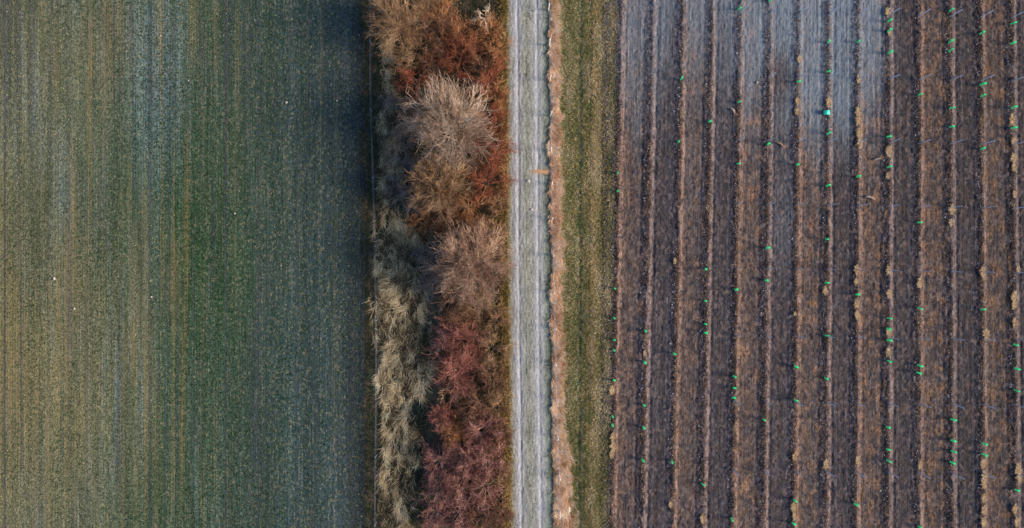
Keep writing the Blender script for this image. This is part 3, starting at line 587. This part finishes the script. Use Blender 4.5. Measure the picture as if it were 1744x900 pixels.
SH = [
 # top end of the hedge
 (712, 20, 36, 2.8, 'tan', 'tan brown shrub at the very top of the hedge beside the pale limbed tree'),
 (750, 18, 34, 2.6, 'orange', 'orange brown shrub at the top edge, middle of the hedge'),
 (744, 58, 34, 2.6, 'brown', 'brown shrub with dark gaps, below the orange shrub of the top edge'),
 (700, 82, 36, 2.8, 'tan', 'olive tan shrub below the pale limbed tree'),
 (782, 52, 28, 2.2, 'orange', 'small orange shrub between two dark gaps near the top'),
 (775, 95, 36, 2.4, 'rust', 'dark rust shrub above the crown of the tallest tree'),
 (732, 105, 28, 2.2, 'brown', 'brown shrub touching the top of the tallest crown'),
 (702, 138, 26, 2.2, 'rust', 'rust red shrub on the upper left shoulder of the tallest tree'),
 (832, 40, 24, 2.0, 'orange', 'orange brown shrub near the track at the top of the hedge'),
 (843, 78, 22, 1.9, 'orange', 'light orange shrub leaning to the track near the top'),
 (815, 95, 26, 2.0, 'brown', 'brown shrub between rust thicket and track near the top'),
 (826, 130, 32, 2.4, 'rust', 'deep rust shrub right of the top of the tallest tree'),
 (848, 160, 20, 1.8, 'orange', 'orange shrub at the track edge right of the tallest tree'),
 (840, 205, 26, 2.2, 'rust', 'rust shrub at the track, lower right of the tallest crown top'),
 (700, 215, 30, 2.2, 'pink', 'pink grey shrub under the left side of the tallest crown'),
 (680, 250, 26, 1.6, 'ashen', 'ashen grey low shrub left of the tallest tree'),
 (686, 318, 26, 1.6, 'ashen', 'ashen grey low shrub left of the olive brown tree'),
 (662, 172, 15, 1.2, 'ashen', 'little ashen tuft shrub standing in the grass near the field'),
 (704, 285, 22, 1.8, 'ashen', 'ashen grey shrub against the left flank of the olive brown tree'),
 (706, 345, 20, 1.5, 'ashen', 'ashen grey shrub above the small sunlit orange round shrub'),
 (694, 180, 20, 1.6, 'pink', 'small pink grey shrub at the upper left of the tallest crown'),
 (735, 480, 22, 1.6, 'ashen', 'ashen grey shrub below left of the dusky pink tree'),
 # bright rust group
 (842, 262, 32, 2.8, 'rust', 'bright rust shrub at the track, upper one of the two big red ones'),
 (826, 308, 38, 3.0, 'rust', 'largest bright rust shrub, right of the olive brown tree'),
 (796, 350, 28, 2.2, 'orange', 'orange brown shrub below the largest rust shrub'),
 (846, 345, 18, 1.6, 'tan', 'small tan shrub at the track below the rust shrubs'),
 (745, 355, 32, 2.0, 'brown', 'brown shrub below the olive brown tree'),
 (717, 376, 17, 1.7, 'orange', 'small sunlit orange round shrub at left edge of mid hedge'),
 (765, 388, 26, 1.8, 'brown', 'dark brown shrub above the crown of the dusky pink tree'),
 (815, 390, 24, 1.8, 'brown', 'brown shrub touching the top right of the dusky pink tree'),
 (845, 398, 18, 1.6, 'tan', 'tan shrub at track edge above the dusky pink tree'),
 (728, 440, 24, 1.8, 'ashen', 'grey shrub at the left foot of the dusky pink tree'),
 # below the second tree
 (770, 518, 26, 2.0, 'brown', 'brown shrub just below the dusky pink crown, left of middle'),
 (812, 522, 32, 2.3, 'tan', 'tan brown shrub just below the dusky pink crown, right of middle'),
 (848, 545, 19, 1.7, 'tan', 'tan shrub at the track below the dusky pink tree'),
 (790, 552, 26, 2.0, 'brown', 'dark brown shrub above the upper crimson shrub'),
 (758, 570, 24, 1.8, 'maroon', 'dark maroon shrub left of the upper crimson shrub'),
 (792, 583, 33, 2.5, 'crimson', 'upper of the two crimson star shaped shrubs'),
 (773, 636, 42, 2.7, 'crimson', 'lower and larger of the two crimson star shaped shrubs'),
 (836, 598, 28, 2.0, 'tan', 'tan brown shrub between upper crimson shrub and track'),
 (838, 648, 26, 2.0, 'brown', 'brown shrub between lower crimson shrub and track'),
 (808, 690, 30, 2.1, 'brown', 'brown shrub lower right of the larger crimson shrub'),
 (848, 695, 21, 1.8, 'tan', 'tan shrub at the track, level with the yellow forked sapling'),
 (752, 712, 22, 1.9, 'crimson', 'small crimson shrub at the left edge above the orange star'),
 (776, 738, 24, 2.1, 'orange', 'bright orange star shaped shrub at the head of the maroon thicket'),
 (818, 738, 32, 2.2, 'maroon', 'maroon shrub right of the orange star shrub'),
 (852, 742, 20, 1.8, 'brown', 'brown shrub at the track right of the orange star shrub'),
 # bottom thicket
 (748, 790, 28, 2.2, 'maroon', 'maroon thicket shrub, left one of the first line below the orange star'),
 (788, 788, 30, 2.3, 'maroon', 'maroon thicket shrub, middle one of the first line below the orange star'),
 (828, 788, 30, 2.2, 'maroon', 'maroon thicket shrub, right one of the first line below the orange star'),
 (856, 812, 16, 1.6, 'tan', 'tan shrub at the track beside the maroon thicket'),
 (744, 835, 26, 2.1, 'maroon', 'purple brown thicket shrub at the left edge, second line of the thicket'),
 (784, 838, 31, 2.4, 'maroon', 'dense maroon shrub in the heart of the bottom thicket'),
 (826, 838, 31, 2.3, 'maroon', 'maroon shrub in second line of thicket, next to the track side'),
 (740, 882, 26, 2.1, 'maroon', 'maroon shrub cut by the bottom edge at the left of the thicket'),
 (780, 886, 30, 2.2, 'maroon', 'maroon shrub cut by the bottom edge at the middle of the thicket'),
 (820, 888, 30, 2.2, 'brown', 'brown red shrub cut by the bottom edge right of the thicket middle'),
 (850, 878, 20, 1.8, 'brown', 'brown shrub at the track in the bottom corner of the hedge'),
]
for s in SH:
    star = 'star' in s[5]
    shrub(*s, n0=24 if star else 17, wig=.12 if star else .28, dense=.7 if star else .85, group='bare shrubs of the hedge', thick=1.15 if star or s[4] == 'ashen' else 1.0)
# little forked saplings with pale bark
for px, py, rp, h, kd, lb in [(824, 14, 17, 3.2, 'white', 'whitish forked sapling at the top of the hedge near the track'), (760, 672, 17, 2.6, 'tan', 'yellowish forked sapling below the larger crimson shrub'), (646, 14, 22, 2.6, 'pink', 'thin pinkish sapling reaching left over the field margin at the top')]:
    shrub(px, py, rp, h, kd, lb, n0=5, dense=.35, wig=.14, cat='sapling', name='bare_sapling', group='saplings of the hedge', thick=2.0)

# ------------------------------------------------------------------ green plant guards
m = M('guard_plastic', .45, .5); v = m.tc.outputs['Object']
m.b.inputs['Subsurface Weight'].default_value = 0.0
col = m.ramp(m.noise(v, 12, 12), [(0, srgb(70, 236, 170)), (1, srgb(150, 252, 214))])
guard_m = m.done(col)
tr = m.n.new('ShaderNodeBsdfTranslucent'); mx = m.n.new('ShaderNodeMixShader'); mx.inputs[0].default_value = .55
m.L(col, tr.inputs[0]); m.L(m.b.outputs[0], mx.inputs[1]); m.L(tr.outputs[0], mx.inputs[2]); m.L(mx.outputs[0], m.out.inputs['Surface'])
cane_m = plain('bamboo', srgb(176, 150, 104), .7)
steel_m = plain('galvanised_steel', srgb(150, 164, 190), .45, .35)
white_m = plain('white_plastic', srgb(238, 236, 230), .5)

def lathe(profile, k=14):
    V = []; F = []
    for (r_, z_) in profile:
        for i in range(k): V.append((r_*math.cos(2*math.pi*i/k), r_*math.sin(2*math.pi*i/k), z_))
    for j in range(len(profile)-1):
        for i in range(k): F.append((j*k+i, j*k+(i+1) % k, (j+1)*k+(i+1) % k, (j+1)*k+i))
    return np.array(V), np.array(F)
def make_guard():
    t = empty('plant_guard', (0, 0, 0))
    V, F = lathe([(.10, 0), (.105, .32), (.112, .63), (.120, .65), (.112, .655), (.102, .63), (.095, .32), (.092, .01)], 14)
    mesh_obj('sleeve', V, [F], guard_m, t, smooth=True)
    V, F = sticks(np.array([[.115, 0, 0.]]), np.array([[.125, 0, 1.0]]), np.array([.008]), np.array([.007]), 6)
    mesh_obj('cane', V, [F], cane_m, t)
    return t
guards = [
 [(1052, 295), (1052, 326), (1047, 491), (1046, 541), (1046, 579), (1046, 596), (1045, 648), (1043, 709), (1043, 724)],
 [(1099, 563), (1098, 617), (1096, 690), (1096, 728), (1094, 783)],
 [(1160, 135), (1156, 242), (1148, 602), (1145, 786)],
 [(1208, 207), (1202, 458), (1201, 513), (1201, 552), (1201, 567), (1196, 825)],
 [(1259, 15), (1258, 174), (1257, 279), (1253, 494), (1250, 641), (1250, 661), (1249, 678), (1246, 884)],
 [(1311, 1), (1308, 246), (1306, 423), (1305, 478), (1301, 715)],
 [(1359, 139), (1358, 281), (1355, 625), (1354, 682), (1353, 852), (1351, 892)],
 [(1411, 72), (1410, 122), (1411, 228), (1409, 317), (1408, 408), (1407, 482), (1407, 572), (1407, 645)],
 [(1462, 71), (1461, 301), (1460, 502), (1457, 859)],
 [(1514, 36), (1514, 53), (1515, 90), (1513, 233), (1514, 285), (1513, 542), (1513, 560), (1513, 580), (1514, 615), (1512, 728), (1512, 766), (1512, 785)],
 [(1566, 161), (1565, 379), (1565, 525), (1565, 622), (1564, 635), (1566, 898)],
 [(1619, 18), (1619, 71), (1618, 87), (1620, 184), (1620, 216), (1622, 715), (1622, 751), (1622, 769), (1621, 788)],
 [(1671, 57), (1672, 144), (1673, 164), (1673, 254), (1673, 528), (1675, 756), (1675, 774)],
 [(1724, 40), (1724, 74), (1725, 184), (1725, 218), (1729, 587), (1730, 628), (1730, 665), (1731, 835)],
]
ORD = ['first', 'second', 'third', 'fourth', 'fifth', 'sixth', 'seventh', 'eighth', 'ninth', 'tenth', 'eleventh', 'twelfth', 'thirteenth', 'fourteenth']
proto = make_guard(); first = True
for ri_, lst in enumerate(guards):
    for gi, (px, py) in enumerate(lst):
        t = proto if first else copy_tree(proto); first = False
        t.location = (float(PX(px, .3)), float(PY(py, .3)), .10); s_ = random.uniform(.66, .94)
        t.scale = (s_, s_, random.uniform(.85, 1.1)); t.rotation_euler = (random.uniform(-.1, .1), random.uniform(-.1, .1), random.uniform(-2.5, 2.5))
        pos = 'only' if len(lst) == 1 else ('top' if gi == 0 else 'bottom' if gi == len(lst)-1 else ORD[gi]+' from top')
        tag(t, f'green plastic guard sleeve, {pos} guard in the {ORD[ri_]} vine row from the track', 'plant guard', 'green plant guards in the vine rows')

# steel stakes of the trellis
def make_stake():
    h = 1.85; w_, d_, tk = .035, .026, .008
    prof = [(-w_, -d_), (w_, -d_), (w_, d_), (w_-tk, d_), (w_-tk, -d_+tk), (-w_+tk, -d_+tk), (-w_+tk, d_), (-w_, d_)]
    V = [(x, y, 0) for x, y in prof]+[(x, y, h) for x, y in prof]; n = len(prof)
    F = np.array([(i, (i+1) % n, n+(i+1) % n, n+i) for i in range(n)])
    top = np.array([[n+i for i in range(n)]])
    o = mesh_obj('trellis_stake', np.array(V), [F, top], steel_m); return o
st = make_stake(); first = True
sy = [28, 136, 244, 352, 461, 574, 686, 803]
for ri_ in range(4, NR):
    for k_, yy in enumerate(sy):
        o = st if first else st.copy()
        if not first: C.objects.link(o)
        first = False
        Y = float(PY(yy+(ri_-9)*.8*(1 if yy < 500 else 1))); X = float(row_x(ri_, Y))+.05
        o.location = (X, Y, .08); o.rotation_euler = (random.uniform(-.02, .02), random.uniform(-.02, .02), random.uniform(-.1, .1))
        o.scale = (1, 1, random.uniform(.94, 1.04))
        tag(o, f'grey steel trellis stake, {ORD[k_]} from top in the {ORD[ri_]} vine row from the track', 'stake', 'steel trellis stakes in the vine rows')
for ri_ in range(8, NR):
    ys_ = np.arange(-28, 28.1, 2); P = np.stack([row_x(ri_, ys_)+.05, ys_, .55+.02*np.sin(ys_)], 1)
    V, F = sticks(P[:-1], P[1:], np.full(len(P)-1, .006), np.full(len(P)-1, .006), 4)
    tag(mesh_obj('trellis_wire', V, [F], steel_m), f'thin steel wire along the {ORD[ri_]} vine row from the track', 'wire', 'trellis wires')

# young bare vines, dark against the pale crust
def make_vine(seed):
    r = np.random.default_rng(seed); n0 = 3
    d = np.stack([r.normal(.2, .5, n0), r.normal(0, .5, n0), r.uniform(.5, 1, n0)], 1)
    sl = grow(r, np.zeros((n0, 3)), d, r.uniform(.4, .75, n0), np.full(n0, .017), [(2, .45, .6, .6, .3)])
    P0 = np.concatenate([s[0] for s in sl]); P1 = np.concatenate([s[1] for s in sl]); a = np.concatenate([s[2] for s in sl]); b = np.concatenate([s[3] for s in sl])
    V, F = sticks(P0, P1, a, b, 5)
    return mesh_obj('young_vine', V, [F], TM['brown'], attrs={'tint': np.full(len(V), .1)})
vp = [make_vine(k) for k in (1, 2, 3)]; used = set()
vl = [(7, [15, 33, 50, 87, 104, 138, 160]), (8, [20, 50, 90, 104, 122, 150]), (6, [60, 85, 120]), (9, [110, 140])]
for ri_, lst in vl:
    for k_, py in enumerate(lst):
        j = (k_+ri_) % 3; o = vp[j] if j not in used else vp[j].copy()
        if j in used: C.objects.link(o)
        used.add(j); Y = float(PY(py)); o.location = (float(row_x(ri_, Y)), Y, .12); o.rotation_euler = (0, 0, random.uniform(-3, 3))
        tag(o, f'dark leafless young vine, {ORD[k_]} visible from top in the {ORD[ri_]} row from the track', 'vine', 'young bare vines')

# turquoise crate in the eighth row
def box(cx, cy, cz, sx, sy_, sz):
    V = np.array([(cx+a*sx/2, cy+b*sy_/2, cz+c*sz/2) for a in (-1, 1) for b in (-1, 1) for c in (-1, 1)])
    F = np.array([(0, 1, 3, 2), (4, 6, 7, 5), (0, 4, 5, 1), (2, 3, 7, 6), (0, 2, 6, 4), (1, 5, 7, 3)]); return V, F
def join(parts):
    V = []; F = []; o = 0
    for v_, f_ in parts: V.append(v_); F.append(f_+o); o += len(v_)
    return np.concatenate(V), np.concatenate(F)
teal_m = plain('turquoise_plastic', srgb(60, 214, 176), .45)
cr = empty('plastic_crate', (float(PX(1406)), float(PY(193)), .12), .05)
tag(cr, 'turquoise rectangular plastic crate lying on the eighth vine row near a straw tuft', 'crate')
V, F = join([box(0, 0, .02, .5, .34, .02), box(0, .17, .09, .52, .02, .16), box(0, -.17, .09, .52, .02, .16), box(.25, 0, .09, .02, .318, .16), box(-.25, 0, .09, .02, .318, .16)])
mesh_obj('body', V, [F], teal_m, cr)
V, F = join([box(0, .185, .175, .56, .035, .016), box(0, -.185, .175, .56, .035, .016), box(.27, 0, .175, .035, .333, .016), box(-.27, 0, .175, .035, .333, .016)])
mesh_obj('rim', V, [F], teal_m, cr)
V, F = join([box(0, 0, .19, .50, .332, .008), box(0, 0, .198, .40, .03, .008)])
mesh_obj('lid', V, [F], teal_m, cr)

# pulled-out old vine stumps lying in the alleys
def stump(px, py, ln, ang, kind, label, seed):
    r = np.random.default_rng(seed); k = 7; t = np.linspace(0, 1, k)
    P = np.stack([(t-.5)*ln, .12*ln*np.sin(t*3.2+r.uniform(0, 1)), .10+.03*np.sin(t*4)], 1)
    rad = ln*.13*(1-.55*t)*(1+.12*r.normal(0, 1, k))
    V = []; F = []
    for i in range(k):
        for j in range(10):
            a_ = 2*math.pi*j/10; q = rad[i]*(1+.12*r.normal())*(.35 if i in (0, k-1) else 1)
            V.append((P[i, 0], P[i, 1]+math.cos(a_)*q, P[i, 2]+math.sin(a_)*q))
    for i in range(k-1):
        for j in range(10): F.append((i*10+j, i*10+(j+1) % 10, (i+1)*10+(j+1) % 10, (i+1)*10+j))
    e = empty('vine_stump', (float(PX(px)), float(PY(py)), .02), ang); tag(e, label, 'stump', 'old stumps in the alleys')
    n_ = len(V); mt = TM[kind]
    mesh_obj('trunk', np.array(V), [np.array(F), np.array([list(range(9, -1, -1)), list(range((k-1)*10, k*10))])], mt, e, attrs={'tint': np.clip(.4+r.normal(0, .2, n_), 0, 1)}, smooth=True)
    n0 = 9; d = np.stack([r.uniform(.4, 1, n0), r.normal(0, .5, n0), r.uniform(-.1, .4, n0)], 1)
    sl = grow(r, np.tile(P[-2], (n0, 1)), d, r.uniform(.25, .45, n0)*ln, np.full(n0, .014), [(3, .5, .5, .7, .2)])
    to_mesh(sl, r, 'root', TM['orange'], e, .5, 4); return e
stump(1328, 247, .85, -.35, 'tan', 'pale bent stump lying right of the sixth vine row', 5)
stump(1481, 338, .95, -.1, 'grey', 'pale stump with orange roots lying right of the ninth vine row', 6)
stump(1493, 272, .75, .5, 'ashen', 'greyish stump lying between ninth and tenth vine rows', 9)
stump(1247, 190, .75, -.9, 'grey', 'thin dark stump lying aslant left of the fifth vine row', 12)

# stones
def stone(px, py, rad, label, seed, flat_=.6):
    r = np.random.default_rng(seed); V = []; F = []; nu, nv = 10, 6
    for i in range(nv+1):
        for j in range(nu):
            th = math.pi*i/nv; ph = 2*math.pi*j/nu; q = rad*(1+.22*vnoise(np.array([math.cos(ph)*1.5+seed]), np.array([math.cos(th)*1.5+math.sin(ph)]), seed)[0])
            V.append((q*math.sin(th)*math.cos(ph), q*.8*math.sin(th)*math.sin(ph), q*flat_*math.cos(th)))
    for i in range(nv):
        for j in range(nu): F.append((i*nu+j, (i+1)*nu+j, (i+1)*nu+(j+1) % nu, i*nu+(j+1) % nu))
    o = mesh_obj('field_stone', np.array(V), [np.array(F)], stone_m, smooth=True)
    o.location = (float(PX(px)), float(PY(py)), rad*.4); o.rotation_euler = (0, 0, seed); tag(o, label, 'stone', 'pale stones')
stone_m = plain('limestone', srgb(176, 168, 154), .85)
for s in [(93, 475, .15, 'largest pale stone in the green field, near its left side'), (127, 526, .10, 'small pale stone lower right of the largest field stone'), (258, 506, .10, 'pale stone alone at the edge of the darkest green patch'),
          (488, 175, .13, 'pale stone in the upper dark part of the green field'), (574, 172, .09, 'small pale stone in the field close to the hedge margin'), (274, 61, .08, 'small stone near the top of the green field'),
          (400, 364, .09, 'small dull stone in the middle of the green field'), (321, 138, .08, 'tiny stone on the grey streak of the green field'), (1289, 141, .13, 'white stone in the alley between fifth and sixth vine rows'),
          (1668, 47, .11, 'white stone close to the top of the thirteenth vine row'), (1499, 836, .10, 'white stone in the alley near the bottom, between ninth and tenth vine rows'), (899, 309, .20, 'flat pale stone between the ruts of the track'),
          (905, 357, .15, 'smaller flat pale stone at the right rut of the track')]:
    stone(s[0], s[1], s[2], s[3], int(s[0])+3, .35 if 'flat' in s[3] else .6)

# fence with white posts in the blond grass
fx = [934, 935, 936, 937, 938, 939, 940, 941.5, 943, 944, 945, 947, 949, 951.5, 953]
fy = [18, 78, 138, 198, 258, 315, 374, 436, 498, 559, 618, 679, 742, 808, 870]
fe = empty('post_fence', (float(PX(940)), 0, 0)); tag(fe, 'fence of slim white posts standing in the blond grass along the track', 'fence')
tops = []
for i, (a_, b_) in enumerate(zip(fx, fy)):
    x_, y_ = float(PX(a_)), float(PY(b_)); hh = 1.75+.1*math.sin(i*2.1)
    lx, ly = random.uniform(-.06, .06), random.uniform(-.06, .06)
    V, F = lathe([(.055, 0), (.055, hh-.05), (.05, hh), (.0, hh+.015)], 8)
    V[:, 0] += V[:, 2]*lx/hh; V[:, 1] += V[:, 2]*ly/hh
    o = mesh_obj('post', V, [F], white_m, fe); o.location = (x_-fe.location.x, y_, 0); tops.append((x_-fe.location.x, y_, hh))
for z_ in (.55, 1.05, 1.6):
    P = np.array([(a, b, z_) for a, b, c in tops]); P = np.concatenate([[P[0]+(0, 3.4, 0)], P, [P[-1]-(0, 3.4, 0)]]); V, F = sticks(P[:-1], P[1:], np.full(len(P)-1, .003), np.full(len(P)-1, .003), 4)
    mesh_obj('wire', V, [F], steel_m, fe)
# wire fence at the field side of the bank
fe = empty('wire_fence', (float(PX(638)), 0, 0)); tag(fe, 'thin wire fence with slender grey posts between field and straw grass', 'fence')
py_l = [-40, 75, 190, 305, 420, 545, 660, 775, 890, 950]; px_l = [632.5, 633, 634, 638, 641, 643, 643, 642, 641, 641]; P = []
for a_, b_ in zip(px_l, py_l):
    x_, y_ = float(PX(a_))-fe.location.x, float(PY(b_)); P.append((x_, y_, .95))
    V, F = lathe([(.025, -.1), (.025, 1.05), (.018, 1.1), (0, 1.11)], 8); o = mesh_obj('post', V, [F], steel_m, fe); o.location = (x_, y_, 0)
P = np.array(P)
for z_ in (.5, .95):
    Q = P.copy(); Q[:, 2] = z_; V, F = sticks(Q[:-1], Q[1:], np.full(len(Q)-1, .004), np.full(len(Q)-1, .004), 4); mesh_obj('wire', V, [F], steel_m, fe)

# white pipe at the foot of the blond grass
V, F = lathe([(.001, -.27), (.072, -.27), (.075, -.26), (.075, .26), (.072, .27), (.055, .27), (.055, -.2), (.001, -.2)], 16)
V = V[:, [0, 2, 1]]; o = mesh_obj('white_pipe', V, [F], white_m, smooth=False); o.location = (float(PX(969)), float(PY(867)), .1); o.rotation_euler = (0, 0, .08)
tag(o, 'short white plastic pipe lying in the grass near the bottom of the verge', 'pipe')
